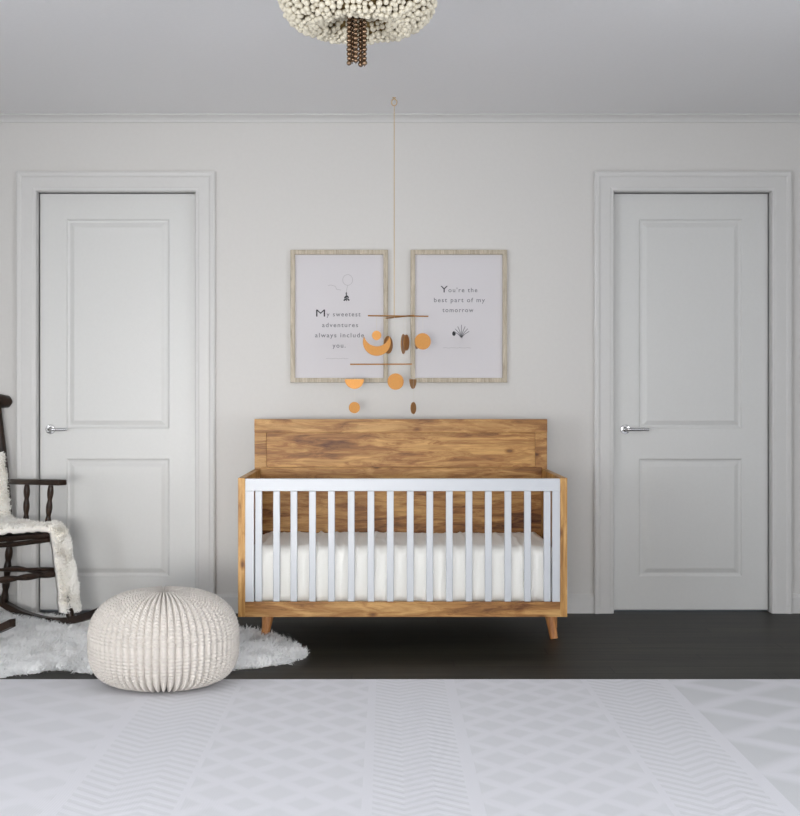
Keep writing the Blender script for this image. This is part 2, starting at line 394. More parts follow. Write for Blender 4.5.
# tapered splayed legs
def leg(xt, yt, xb, yb):
    m = MB(); m.tube([(xt, yt, cbot), (xb, yb, 0)], [.026, .0165], 20)
    return m.build('leg', M['leg_wood'], crib, True)
sL = 230.7; yl = Ys(sL)-YF
leg(L(Xs(269.5, sL)), yl+.03, L(Xs(264.5, sL)), yl)
leg(L(Xs(549.5, sL)), yl+.03, L(Xs(554.0, sL)), yl)
sB = F/(YF+dep-.15)
leg(L(Xs(551.0, sB)), dep-.18, L(Xs(553.5, sB)), dep-.15)
leg(L(Xs(268.5, sB)), dep-.18, L(Xs(265.5, sB)), dep-.15)

def mattress():
    x0, x1 = cx0+st+.006, cx1-st-.006; y0, y1 = YF+.040, YK-.05; z0, z1 = cbot+.046, .427
    b = bmesh.new(); nx, ny, nz = 260, 50, 36
    verts = {}; 
    cx, cy, cz = (x0+x1)/2, (y0+y1)/2, (z0+z1)/2; hx, hy_, hz_ = (x1-x0)/2, (y1-y0)/2, (z1-z0)/2; R = .045
    def proj(u, v, w):
        p = Vector((u*hx, v*hy_, w*hz_)); q = Vector((max(-hx+R, min(hx-R, p.x)), max(-hy_+R, min(hy_-R, p.y)), max(-hz_+R, min(hz_-R, p.z))))
        d = p-q
        if d.length > 1e-9:
            n = d.normalized(); p = q + n*R
        else: n = Vector((0, 0, 1))
        return p, n
    def crease(x):
        s = 0
        for cxr, w, h in creases: s += h*math.exp(-((x-cxr)/w)**2)
        return s
    creases = [(-.62+.055*i + random.uniform(-.02, .02), random.uniform(.006, .012), random.uniform(.003, .013)) for i in range(23)]
    def key(u, v, w): return (round(u, 5), round(v, 5), round(w, 5))
    def vert(u, v, w):
        k_ = key(u, v, w)
        if k_ not in verts:
            p, n = proj(u, v, w)
            sx = 1.0
            amp = crease(p.x + .015*noise.noise(Vector((p.x*3, p.z*14, p.y*6))))
            fade = .35 + .65*max(0, noise.noise(Vector((p.x*5, p.z*5, p.y*4)))+.4)
            wob = .005*noise.noise(Vector((p.x*12, p.y*9, p.z*9)))
            p = p + n*(amp*fade*(1 if abs(n.x) < .5 else .2) + wob)
            if w < -.9: p.z = max(p.z, -hz_)
            verts[k_] = b.verts.new((p.x, p.y, p.z))
        return verts[k_]
    def lin(n): return [-1 + 2*i/n for i in range(n+1)]
    X, Y, Z = lin(nx), lin(ny), lin(nz)
    for A, B, f in ((X, Z, lambda a, c: (a, -1, c)), (X, Z, lambda a, c: (a, 1, c)), (X, Y, lambda a, c: (a, c, 1)), (X, Y, lambda a, c: (a, c, -1)), (Y, Z, lambda a, c: (-1, a, c)), (Y, Z, lambda a, c: (1, a, c))):
        for i in range(len(A)-1):
            for j in range(len(B)-1):
                q = [vert(*f(A[i], B[j])), vert(*f(A[i+1], B[j])), vert(*f(A[i+1], B[j+1])), vert(*f(A[i], B[j+1]))]
                try: b.faces.new(q)
                except ValueError: pass
    bmesh.ops.recalc_face_normals(b, faces=b.faces[:])
    me = bpy.data.meshes.new('crib_mattress'); b.to_mesh(me); b.free(); me.materials.append(M['sheet'])
    for p in me.polygons: p.use_smooth = True
    o = link('crib_mattress', me, None, (cx, cy, cz))
    tag(o, 'crib mattress in a creased white fitted sheet, inside the crib', 'mattress')
mattress()

# ---------------------------------------------------------------- framed prints
def text_mesh(lines, name, mat, parent, y, z_off=0):
    """lines: (string, centre x, baseline z, size, target width)"""
    for body, cx, z, size, width in lines:
        bm = bmesh.new()
        cu = bpy.data.curves.new('txt', 'FONT'); cu.body = body; cu.size = size; cu.align_x = 'CENTER'; cu.space_character = 1.25
        cu.offset = size*.012 if len(body) > 1 else 0
        o = bpy.data.objects.new('txt', cu); col.objects.link(o); bpy.context.view_layer.update()
        me = bpy.data.meshes.new_from_object(o.evaluated_get(bpy.context.evaluated_depsgraph_get()))
        xs_ = [v.co.x for v in me.vertices]; w = max(xs_)-min(xs_); mid = (max(xs_)+min(xs_))/2; kx = width/w
        for v in me.vertices: v.co = Vector(((v.co.x-mid)*kx + cx, y, v.co.y + z))
        bm.from_mesh(me); bpy.data.meshes.remove(me); bpy.data.objects.remove(o); bpy.data.curves.remove(cu)
        me = bpy.data.meshes.new(name); bm.to_mesh(me); bm.free(); me.materials.append(mat)
        link(name, me, parent)
SP = F/(DW-.02)
def stroke(mb, pts, w, y):
    for (x0, z0), (x1, z1) in zip(pts, pts[1:]):
        d = Vector((x1-x0, z1-z0)); 
        if d.length < 1e-6: continue
        n = Vector((-d.y, d.x)).normalized()*w/2
        mb.bm.faces.new([mb.bm.verts.new((x0+n.x, y, z0+n.y)), mb.bm.verts.new((x1+n.x, y, z1+n.y)), mb.bm.verts.new((x1-n.x, y, z1-n.y)), mb.bm.verts.new((x0-n.x, y, z0-n.y))])
def blob(mb, cx, cz, rx, rz, y, n=14, rot=0):
    mb.bm.faces.new([mb.bm.verts.new((cx+math.cos(rot)*rx*math.cos(2*PI*k/n)-math.sin(rot)*rz*math.sin(2*PI*k/n), y, cz+math.sin(rot)*rx*math.cos(2*PI*k/n)+math.cos(rot)*rz*math.sin(2*PI*k/n))) for k in range(n)])
def picture(px0, px1, py0, py1, label):
    X0, X1 = Xs(px0, SP), Xs(px1, SP); Z0, Z1 = Zs(py1, SP), Zs(py0, SP); cx = (X0+X1)/2
    root = empty('picture_frame', (cx, DW, Z0), 0, label, 'picture', 'framed nursery prints over the crib')
    w, h, fw, d = (X1-X0)/2, Z1-Z0, .022, .030
    m = MB()
    A = [(-w, 0), (w, 0), (w, h), (-w, h)]; rings = []
    for ins, y in ((0, -.002), (0, -d+.002), (.002, -d), (fw-.002, -d), (fw, -d+.002), (fw, -.010)):
        rings.append([m.bm.verts.new((-w+ins if x < 0 else w-ins, y, ins if z == 0 else h-ins)) for x, z in A])
    for P_, Q in zip(rings, rings[1:]):
        for q in range(4): m.bm.faces.new((P_[q], P_[(q+1) % 4], Q[(q+1) % 4], Q[q]))
    m.build('frame', M['frame_wood'], root)
    pr = MB().box(-w+.004, w-.004, -.012, -.002, .004, h-.004).build('print', M['paper'], root)
    def lx(px): return Xs(px, SP)-cx
    def lz(py): return Zs(py, SP)-Z0
    return root, pr, lx, lz
yt = -.0128
r, pr, lx, lz = picture(290.5, 388, 250, 382.5, 'left framed print in pale wood, text beginning My sweetest adventures')
text_mesh([('M', lx(320.5), lz(316.5), .050, 9/SP)], 'large_initial', M['ink'], pr, yt)
sz = .030
text_mesh([('y sweetest', lx(343.5), lz(316.2), sz, 34/SP), ('adventures', lx(340), lz(327), sz, 36/SP), ('always include', lx(339.5), lz(337.2), sz, 49/SP), ('you.', lx(339), lz(347.5), sz, 13/SP)], 'lettering', M['ink_grey'], pr, yt)
def draw(fn, mat):
    m = MB(); fn(m); m.build('drawing', mat, pr)
draw(lambda m: stroke(m, [(lx(347.6)+.024*math.cos(a), lz(279.8)+.026*math.sin(a)) for a in [PI*1.5+2*PI*i/24 for i in range(25)]] + [(lx(347), lz(288)), (lx(346.3), lz(291)), (lx(346.5), lz(294.5))], .0020, yt), M['ink_pale'])
draw(lambda m: stroke(m, [(lx(328)+i*.007, lz(285.5)+.003*math.sin(i*.9)-(.0028*i if i > 5 else 0)) for i in range(10)], .0018, yt), M['ink_pale'])
draw(lambda m: stroke(m, [(lx(326)+i*.012, lz(358.5)+.0015*math.sin(i*2.1)) for i in range(10)], .0016, yt), M['ink_pale'])
def sprig(m):   # a small plain leaf sprig below the balloon
    stroke(m, [(lx(346.5), lz(301)), (lx(346.2), lz(294))], .004, yt)
    for dx_, dz_, ro in ((-1.6, 299.6, .7), (1.8, 299.4, PI-.7), (-1.1, 297, .9), (1.2, 296.6, PI-.9)): blob(m, lx(346.4+dx_), lz(dz_), .008, .0042, yt, rot=ro)
    blob(m, lx(346.3), lz(293.5), .0035, .008, yt)
draw(sprig, M['ink'])
r, pr, lx, lz = picture(410.5, 507, 250, 382.5, "right framed print in pale wood, text beginning You're the best part")
text_mesh([('Y', lx(444.2), lz(292.3), .046, 7.5/SP)], 'large_initial', M['ink'], pr, yt)
text_mesh([("ou're the", lx(463), lz(292), sz, 29/SP), ('best part of my', lx(459.5), lz(302), sz, 51/SP), ('tomorrow', lx(458), lz(312), sz, 31/SP)], 'lettering', M['ink_grey'], pr, yt)
def pebble(m): blob(m, lx(454), lz(333.5), .0085, .0115, yt)
def grass(m):   # a plain leafy tuft in place of the illustration
    for k_ in range(7):
        a = PI/2 + (k_-3)*.27; ll = .062-.006*abs(k_-3)
        stroke(m, [(lx(461.5), lz(337.5)), (lx(461.5)+ll*.5*math.cos(a), lz(337.5)+ll*.55*math.sin(a)), (lx(461.5)+ll*1.0*math.cos(a)*1.2, lz(337.5)+ll*math.sin(a))], .0032, yt)
def line(m): stroke(m, [(lx(443)+i*.0135, lz(347.8)+.0015*math.sin(i*2.3)) for i in range(11)], .0016, yt)
draw(pebble, M['ink']); draw(grass, M['ink_grey']); draw(line, M['ink_pale'])

# ---------------------------------------------------------------- hanging mobile
SM = (VY-97.5)/(CEIL-H); YM = Ys(SM)
mob = empty('hanging_mobile', (Xs(394.2, SM), YM, CEIL), 0, 'brass disc baby mobile hanging from the ceiling over the crib', 'mobile')
def mx(px): return Xs(px, SM)-Xs(394.2, SM)
def mz(py): return Zs(py, SM)-CEIL
m = MB(); ring = [(.012*math.cos(a), 0, mz(102.3)+.015*math.sin(a)) for a in [2*PI*i/20 for i in range(21)]]
m.tube(ring, .0028, 8, False); m.lathe([(.0035, mz(102.3)+.014), (.0035, -.003), (.009, -.002), (.009, 0)], n=14)
m.build('ceiling_hook', plain('wood_ring', srgb(190, 165, 130), .5, nstr=0), mob, True)
MB().tube([(0, 0, mz(105.5)), (0, 0, mz(240)), (0, 0, mz(316))], .0016, 6).build('cord', M['brass_string'], mob, True)
def beam(pa, pb, ya, yb_, py, r=.0032, parent=mob):
    pts = [(mx(pa)+(mx(pb)-mx(pa))*t, ya+(yb_-ya)*t, mz(py)-.004*math.sin(PI*t)*0) for t in [i/8 for i in range(9)]]
    return MB().tube(pts, r, 10).build('beam', M['brass'], parent, True)
beam(368, 428.5, -.02, .02, 316.0)
beam(386, 413, .11, -.11, 316.8, .0035)
beam(350, 412, .015, -.015, 364.2)
def arc_outline(r, kind, notch=None):
    if kind == 'disc': return [(r*math.cos(a), r*math.sin(a)) for a in [2*PI*i/40 for i in range(40)]]
    if kind == 'half': return [(r*math.cos(a), r*math.sin(a)) for a in [PI+PI*i/24 for i in range(25)]]
    if kind == 'crescent':
        # lower crescent cut by an offset circle
        R, q, dz = r, notch, r*.62
        A = [(R*math.cos(a), R*math.sin(a)) for a in np.linspace(PI-.42*1.0, 2*PI+.42, 40)]
        a0_ = math.atan2(A[0][1]-dz, A[0][0]); a1_ = math.atan2(A[-1][1]-dz, A[-1][0])
        r2 = math.hypot(A[0][0], A[0][1]-dz)
        B = [(r2*math.cos(a), dz+r2*math.sin(a)) for a in np.linspace(a1_, a0_-2*PI if a0_ > a1_ else a0_, 30)][1:-1]
        return A + B
def plate(px, py, r, kind, rz, yoff=0, zbeam=None, name='brass_disc', notch=None):
    m = MB(); m.prism(arc_outline(r, kind, notch), -.0014, .0014)
    for v in m.bm.verts:
        x, y, z = v.co; v.co = Vector((x*math.cos(rz)-y*math.sin(rz), x*math.sin(rz)+y*math.cos(rz), z))
    o = m.build(name, M['brass'], mob, loc=(mx(px), yoff, mz(py)))
    if zbeam is not None:
        MB().tube([(mx(px), yoff, mz(zbeam)), (mx(px), yoff, mz(py)+(0 if kind != 'disc' else r-.001))], .0006, 5).build('thread', M['clear_thread'], mob)
    return o
q = 1/SM
plate(376.8, 342.0, 14.0*q, 'crescent', .15, -.012, 316, 'brass_crescent')
plate(376.6, 335.6, 4.7*q, 'disc', .1, -.016, 316)
plate(388.2, 344.0, 9.0*q, 'disc', 1.05, .10, 316.5)
plate(403.4, 344.0, 10.0*q, 'disc', 1.32, .0, 316.5)
plate(406.3, 343.0, 8.0*q, 'disc', 1.22, -.05, 316.5)
plate(422.8, 341.2, 8.3*q, 'disc', .2, .018, 316)
plate(417.2, 342.5, 6.2*q, 'disc', 1.25, .04, 316)
plate(354.3, 379.3, 9.6*q, 'half', .1, .014, 364.2, 'brass_half_disc')
plate(395.6, 381.6, 8.2*q, 'disc', .15, 0, 364.2)
plate(412.9, 379.3, 9.5*q, 'half', 1.2, -.014, 364.2, 'brass_half_disc')
plate(354.3, 407.6, 5.7*q, 'disc', .25, .014, 379.4)
plate(413.3, 408.0, 6.0*q, 'disc', 1.1, -.014, 379.4)
MB().tube([(0, 0, mz(316)), (0, 0, mz(364.2))], .0008, 6).build('thread', M['clear_thread'], mob)

# ---------------------------------------------------------------- beaded chandelier
SC = 328.0; YC = Ys(SC)
ch = empty('beaded_chandelier', (Xs(358.3, SC), YC, CEIL), 0, 'cream beaded ceiling chandelier with a bronze bead tassel', 'chandelier')
ZCB = CEIL
prof = []      # (radius, z below ceiling) centre line of the beaded shell
RM = .236
for t in np.linspace(0, 1, 90):
    if t < .25: prof.append((.185+(RM-.185)*math.sin(t/.25*PI/2), -.035-.095*(t/.25)))
    else:
        a = (t-.25)/.75*PI*.93
        cxr = .150
        prof.append((cxr + (RM-cxr)*math.cos(a), -.130-.112*math.sin(a)))
prof = prof + [(.066, -.20), (.055, -.19), (.04, -.182), (.02, -.178)]
# inner shell
m = MB(); m.lathe([(max(r_-.008 if z_ > -.12 else r_*.96, .01), z_+.008) for r_, z_ in prof[::3]], n=64)
m.build('shell', M['bronze'], ch, True)
acc = 0; prev = prof[0]; rows = [prof[0]]; step = .0150
for p in prof[1:]:
    acc += math.hypot(p[0]-prev[0], p[1]-prev[1]); prev = p
    if acc >= step: rows.append(p); acc = 0
beads = []
for i, (r_, z_) in enumerate(rows):
    n = max(3, int(2*PI*r_/.0188)); ph = random.random()*6
    for k in range(n):
        a = ph + 2*PI*(k+random.uniform(-.25,.25))/n
        beads.append((r_*math.cos(a)*random.uniform(.985, 1.02), r_*math.sin(a)*random.uniform(.985, 1.02), z_+random.uniform(-.006, .004), random.uniform(.0068, .0106)))
bmeshes = []
tmp = MB(); tmp.ball((0, 0, 0), 1, 14, 10)
bmsh = bpy.data.meshes.new('bead')
bmesh.ops.recalc_face_normals(tmp.bm, faces=tmp.bm.faces[:]); tmp.bm.to_mesh(bmsh); tmp.bm.free()
for p in bmsh.polygons: p.use_smooth = True
bmsh.materials.append(M['bead'])
# beads nearest to the viewer and inside the frame first
vis = lambda b_: (VY - (CEIL+b_[2]-H)*F/(YC+b_[1]) > 3)
order = sorted(beads, key=lambda b_: (0 if vis(b_) and (b_[1] < 0 or b_[2] < -.2) else 1, -(b_[3]/(YC+b_[1]))))
for b_ in order[:100]:
    o = link('bead', bmsh, ch, b_[:3]); o.scale = (b_[3],)*3
rest = order[100:]
base = np.array([v.co[:] for v in bmsh.vertices]); fb = [tuple(p.vertices) for p in bmsh.polygons]; nv = len(base)
V = np.concatenate([base*b_[3] + np.array(b_[:3]) for b_ in rest]); FC = [tuple(i+q*nv for i in f) for q in range(len(rest)) for f in fb]
tag(raw('beads', V, FC, M['bead'], ch), None, None, None, 'stuff')
for i, (dx, dy, z0, z1) in enumerate([(-.028, .0, -.185, -.358), (-.007, -.008, -.18, -.356), (.019, .0, -.185, -.362), (.007, .016, -.185, -.352), (-.018, .014, -.185, -.350)]):
    m = MB(); z = z0; m.tube([(dx*.3, dy*.3, z0), (dx, dy, z0-.02), (dx, dy, z1)], .0012, 6)
    while z > z1:
        t_ = min(1, (z0-z)/.03); m.ball((dx*(.4+.6*t_), dy*(.4+.6*t_), z), random.choice((.0072, .0080, .0086)), 12, 8); z -= .0138
    m.build('bead_strand', M['bead_dark'], ch, True)
m = MB(); m.lathe([(.06, 0), (.06, -.02), (.01, -.028), (.008, -.2)], n=24); m.build('ceiling_canopy', M['bronze'], ch, True)

# ---------------------------------------------------------------- patterned rug
RY1 = Ys((679.0-VY)/(H-.010))
o = MB().box(-2.3, 2.3, .55, RY1, 0.0, .010, .003).build('area_rug', M['rug'])
tag(o, 'large off white area rug woven with diamonds and chevrons, in the foreground', 'rug')

# ---------------------------------------------------------------- knitted pouf
def pouf():
    s = 276.; Xc, Yc = Xs(164, s), Ys(s); R = .271; Hh = .342; nr = 60; sub = 8; rows_ = 330; nrow = 30
    A = nr*sub; verts = []; faces = []
    # profile by parameter t (0 bottom centre .. 1 top centre)
    P_ = []
    for j in range(rows_+1):
        t = j/rows_; a = -PI/2 + PI*t
        e = .70 if a > 0 else .46
        c, s_ = math.cos(a), math.sin(a)
        r_ = R*abs(c)**e; z_ = Hh/2 + (Hh/2)*math.copysign(abs(s_)**(.90 if a > 0 else .62), s_)
        if s_ > 0: z_ -= .03*math.exp(-(r_/.036)**2)
        P_.append((r_, z_))
    # arc length
    al = [0]
    for p, q_ in zip(P_, P_[1:]): al.append(al[-1]+math.hypot(q_[0]-p[0], q_[1]-p[1]))
    T = al[-1]
    for j, (r_, z_) in enumerate(P_):
        j0, j1 = max(j-1, 0), min(j+1, rows_); d = Vector((P_[j1][0]-P_[j0][0], P_[j1][1]-P_[j0][1])).normalized(); nn = (d.y, -d.x)
        st_ = al[j]/T*nrow*2
        for k_ in range(A):
            ph = k_/sub; f = ph % 1.0; rib = int(ph)
            prof_ = abs(math.sin(PI*f))**.5                   # rib body between grooves
            v = abs(2*((st_ + (.35 if f < .5 else .35)*abs(2*f-1)*1.6) % 1.0) - 1)   # slanted stitches
            stitch = (1-v)**.6
            fade = min(1, r_/.09)
            low = max(0, 1-z_/.12)
            dd = ((.0180+.006*low)*(prof_-1) + .0075*(stitch-.6)*(.35+.65*prof_))*fade
            a = 2*PI*k_/A
            rr = max(0.0005, r_ + nn[0]*dd)
            verts.append((rr*math.cos(a), rr*math.sin(a), max(0.0, z_ + nn[1]*dd)))
    for j in range(rows_):
        for k_ in range(A):
            faces.append((j*A+k_, j*A+(k_+1) % A, (j+1)*A+(k_+1) % A, (j+1)*A+k_))
    o = raw('knitted_pouf', verts, faces, M['knit'], None, True, (Xc, Yc, .010))
    tag(o, 'round cream knitted pouf standing at the edge of the rug', 'pouf')
pouf()

# ---------------------------------------------------------------- wool helper
def tufts(points, normals, length, width, lean, mat, name, parent=None, seg=3, tint=None):
    n = len(points); P_ = np.array(points, float); N_ = np.array(normals, float)
    L_ = length*(.65+.7*rng.random(n))
    ang = rng.random(n)*2*PI
    ref = np.where(np.abs(N_[:, 2:3]) > .8, np.array([[1., 0, 0]]), np.array([[0, 0, 1.]]))
    t1 = np.cross(N_, ref); t1 /= np.linalg.norm(t1, axis=1, keepdims=True)+1e-9; t2 = np.cross(N_, t1)
    cl = np.array([noise.noise_vector(Vector(p)*14)[:] for p in P_]);
    D = t1*np.cos(ang)[:, None] + t2*np.sin(ang)[:, None]; D = D*.55 + cl*1.7
    D -= N_*(D*N_).sum(1, keepdims=True)
    S = np.cross(N_, D); S /= np.linalg.norm(S, axis=1, keepdims=True)+1e-9
    W = width*(.6+.8*rng.random(n))
    vs = []
    for k_ in range(seg+1):
        t = k_/seg
        c = P_ + N_*(L_*(t-.25*t*t))[:, None]*.85 + D*(L_*lean*t**1.5)[:, None] + S*(L_*.18*np.sin(t*4+ang))[:, None]
        w = (W*(1-t**1.6)+.0002)[:, None]
        vs.append(c - S*w/2); vs.append(c + S*w/2)
    V_ = np.stack(vs, 1).reshape(-1, 3); m_ = 2*(seg+1)
    F_ = [(i*m_+2*k_, i*m_+2*k_+1, i*m_+2*k_+3, i*m_+2*k_+2) for i in range(n) for k_ in range(seg)]
    o = raw(name, V_, F_, mat, parent, True); o['kind'] = 'stuff'
    return o

# ---------------------------------------------------------------- sheepskin
def inside(p, poly):
    x, y = p; c = False; j = len(poly)-1
    for i in range(len(poly)):
        xi, yi = poly[i]; xj, yj = poly[j]
        if (yi > y) != (yj > y) and x < (xj-xi)*(y-yi)/(yj-yi)+xi: c = not c
        j = i
    return c
outline_px = [(-120, 626), (-60, 617), (0, 616), (40, 617), (75, 622), (110, 626), (160, 626), (210, 628), (245, 632.5), (270, 637), (290, 644), (302, 652), (306, 657), (296, 662.5), (270, 667), (245, 670), (200, 673.5), (150, 672), (97, 676), (80, 673), (62, 671), (45, 672), (30, 675), (10, 677.5), (-30, 678), (-90, 672), (-130, 655)]
poly = [floor_pt(*p) for p in outline_px]
# smooth outline (Chaikin)
for _ in range(2):
    poly = [q_ for a_, b_ in zip(poly, poly[1:]+poly[:1]) for q_ in ((a_[0]*.75+b_[0]*.25, a_[1]*.75+b_[1]*.25), (a_[0]*.25+b_[0]*.75, a_[1]*.25+b_[1]*.75))]
sk = empty('sheepskin_rug', (Xs(120, 235), Ys(240), 0), 0, 'shaggy white sheepskin rug on the dark floor behind the pouf', 'rug')
ox, oy = sk.location.x, sk.location.y
pcx, pcy = ox, oy
hp = [(x+(pcx-x)*.02, y+(pcy-y)*.06) for x, y in poly]
m = MB(); top = [m.bm.verts.new((x-ox, y-oy, .004)) for x, y in hp]; bot = [m.bm.verts.new((x-ox, y-oy, .0005)) for x, y in hp]
m.bm.faces.new(top); m.bm.faces.new(bot[::-1]); n = len(top)
for k_ in range(n): m.bm.faces.new((top[k_], bot[k_], bot[(k_+1) % n], top[(k_+1) % n]))
bmesh.ops.triangulate(m.bm, faces=[f for f in m.bm.faces if len(f.verts) > 4])
m.build('hide', M['hide'], sk)
bx = [min(p[0] for p in poly), max(p[0] for p in poly), min(p[1] for p in poly), max(p[1] for p in poly)]
pts = []
while len(pts) < 44000:
    p = (random.uniform(bx[0], bx[1]), random.uniform(bx[2], bx[3]))
    if p[1] > RY1+.012 and p[0] > Xs(-60, 235) and inside(p, poly): pts.append((p[0]-ox, p[1]-oy, .003))
import mathutils
edge_pts = [Vector((x-ox, y-oy, 0)) for x, y in poly]; kd = mathutils.kdtree.KDTree(len(edge_pts))
for i, e_ in enumerate(edge_pts): kd.insert(e_, i)
kd.balance(); nrm_ = []
for p in pts:
    c_, i_, d_ = kd.find(Vector((p[0], p[1], 0))); t_ = edge_pts[(i_+1) % len(edge_pts)] - edge_pts[i_-1]
    out = Vector((t_.y, -t_.x, 0)).normalized(); 
    if out.dot(Vector((p[0], p[1], 0))-c_) > 0: out = -out
    nrm_.append(tuple((Vector((0, 0, 1)) + out*1.1*math.exp(-(d_/.03)**2)).normalized()))
tufts(pts, nrm_, .038, .0066, .6, M['fur'], 'wool', sk)

# ---------------------------------------------------------------- rocking chair
TH = math.radians(-42)
fx_, fy_ = math.cos(TH), math.sin(TH); lx_, ly_ = -fy_, fx_
corner = (Xs(50, 218.4), Ys(218.4))      # far front corner of the seat
SWD, SDP = .225, .19
Ox = corner[0] - fx_*SDP - lx_*SWD + .022; Oy = corner[1] - fy_*SDP - ly_*SWD
rc = empty('rocking_chair', (Ox, Oy, 0), TH, 'dark stained wooden rocking chair with turned spindles at the left edge', 'rocking chair')
def turned(p0, p1, r, beadn=3, name='spindle', n=14, steps=28, parent=rc):
    p0, p1 = Vector(p0), Vector(p1); pts, rad = [], []
    for i in range(steps+1):
        t = i/steps; pts.append(p0.lerp(p1, t))
        w = abs(math.sin(PI*t*beadn)); rad.append(r*(.62+.38*w**.8) if .03 < t < .97 else r*.62)
    return MB().tube(pts, rad, n).build(name, M['dark_wood'], parent, True)
# seat
m = MB(); m.box(-SDP-.01, SDP+.01, -SWD-.01, SWD+.01, .405, .430, .008)
m.build('seat', M['dark_wood'], rc)
for y in (-SWD, SWD):
    # rocker: curved runner
    m = MB(); N = 28; prof_ = []
    xr0, xr1 = -SDP-.17, SDP+.14+.22
    A_ = []
    for i in range(N+1):
        t = i/N; x = xr0+(xr1-xr0)*t; xc = .10; z = .50*(x-xc)**2*.92 if x > xc else .38*(x-xc)**2
        A_.append((x, z))
    vt = []
    for x, z in A_:
        h_ = .034
        vt.append([m.bm.verts.new((x, y-.014, z+.001)), m.bm.verts.new((x, y+.014, z+.001)), m.bm.verts.new((x, y+.014, z+h_)), m.bm.verts.new((x, y-.014, z+h_))])
    for P1, P2 in zip(vt, vt[1:]):
        for q_ in range(4): m.bm.faces.new((P1[q_], P1[(q_+1) % 4], P2[(q_+1) % 4], P2[q_]))
    m.bm.faces.new(vt[0][::-1]); m.bm.faces.new(vt[-1]); m.build('rocker', M['dark_wood'], rc)
    turned((SDP-.005, y, .41), (SDP+.13, y, .035), .019, 5, 'leg')
    turned((-SDP+.02, y, .41), (-SDP-.04, y, .050), .019, 5, 'leg')
    turned((-SDP+.03, y*.98, .235), (SDP+.045, y*.98, .245), .014, 3, 'stretcher')
    # back post leaning back and its rounded head
    pts_ = [(-SDP+.01, y, .42), (-SDP-.02, y, .6), (-SDP-.06, y, .8), (-SDP-.095, y, 1.0), (-SDP-.10, y, 1.03)]
    MB().tube(pts_, [.016, .020, .022, .017, .014], 16).build('back_post', M['dark_wood'], rc, True)
    # arm
    m = MB(); m.box(-.145, SDP+.062, y-.024, y+.024, .634, .660, .005)
    for v in m.bm.verts: v.co.z += .03*(v.co.x+.15)
    m.build('armrest', M['dark_wood'], rc, True)
    turned((SDP-.06, y, .43), (SDP-.03, y, .645), .015, 3, 'arm_spindle')
    turned((-.045, y, .43), (-.035, y, .64), .015, 3, 'arm_spindle')
turned((SDP+.045, -SWD, .245), (SDP+.045, SWD, .245), .0155, 4, 'stretcher')
turned((SDP+.025, -SWD, .300), (SDP+.025, SWD, .262), .010, 3, 'stretcher')
MB().tube([(SDP+.005, -SWD, .398), (SDP+.012, 0, .392), (SDP+.005, SWD, .398)], .011, 12).build('seat_rail', M['dark_wood'], rc, True)
# crest rail with rounded ends
m = MB(); m.tube([(-SDP-.10, -SWD-.075, 1.035), (-SDP-.10, -SWD-.06, 1.035), (-SDP-.115, -.1, 1.05), (-SDP-.12, 0, 1.055), (-SDP-.115, .1, 1.05), (-SDP-.10, SWD+.02, 1.028), (-SDP-.10, SWD+.06, 1.025), (-SDP-.10, SWD+.078, 1.025)], [.012, .028, .034, .036, .034, .034, .029, .012], 18)
m.build('crest_rail', M['dark_wood'], rc, True)
for q_ in range(5):
    y = -.14+.07*q_; turned((-SDP+.01, y, .42), (-SDP-.085, y, 1.04), .011, 4, 'back_spindle')

# fluffy throw over back, seat and front corner (its own thing, lies on the chair)
th = empty('fluffy_throw', (Ox, Oy, .43), TH, 'fluffy cream throw draped over the rocking chair seat and hanging at its front', 'throw')
def sheet(path, w0, w1, thick, nm, nu=60, nw=26):
    """ribbon following path (x, z) with y range, thick closed mesh; returns surface samples"""
    Pth = [Vector((p[0], 0, p[1])) for p in path]
    seg = [0]
    for a_, b_ in zip(Pth, Pth[1:]): seg.append(seg[-1]+(b_-a_).length)
    def at(t):
        d = t*seg[-1]
        for i in range(len(seg)-1):
            if d <= seg[i+1]+1e-9:
                k_ = (d-seg[i])/(seg[i+1]-seg[i]); return Pth[i].lerp(Pth[i+1], k_), (Pth[i+1]-Pth[i]).normalized()
        return Pth[-1], (Pth[-1]-Pth[-2]).normalized()
    G = []; NN = []
    for i in range(nu+1):
        t = i/nu; c, d = at(t); d0 = at(max(0, t-.04))[1]; d1 = at(min(1, t+.04))[1]; d = (d0+d1).normalized()
        nrm = Vector((-d.z, 0, d.x)); row = []
        ya = w0[0]+(w1[0]-w0[0])*t; yb = w0[1]+(w1[1]-w0[1])*t
        for j in range(nw+1):
            u = j/nw; y = ya+(yb-ya)*u
            bump_ = .010*noise.noise(Vector((c.x*18, y*22, c.z*18))) + .006*abs(math.sin(u*PI*7))
            edge = 1-(abs(2*u-1)**6)
            row.append((Vector((c.x, y, c.z)) + nrm*(thick*edge + bump_)))
        G.append(row); NN.append(nrm)
    verts = [v for r_ in G for v in r_]; nb = len(verts)
    under = []
    for i, r_ in enumerate(G):
        c, d = at(i/nu)
        for v in r_: under.append(v - NN[i]*(thick*.9+.004))
    W_ = nw+1; faces = []
    for i in range(nu):
        for j in range(nw):
            a_ = i*W_+j; faces.append((a_, a_+1, a_+W_+1, a_+W_)); faces.append((nb+a_, nb+a_+W_, nb+a_+W_+1, nb+a_+1))
    for i in range(nu):
        a_ = i*W_; faces.append((a_, a_+W_, nb+a_+W_, nb+a_)); a_ = i*W_+nw; faces.append((a_, nb+a_, nb+a_+W_, a_+W_))
    for j in range(nw):
        faces.append((j, nb+j, nb+j+1, j+1)); a_ = nu*W_+j; faces.append((a_, a_+1, nb+a_+1, nb+a_))
    raw(nm, verts+under, faces, M['throw'], th)
    return G, NN
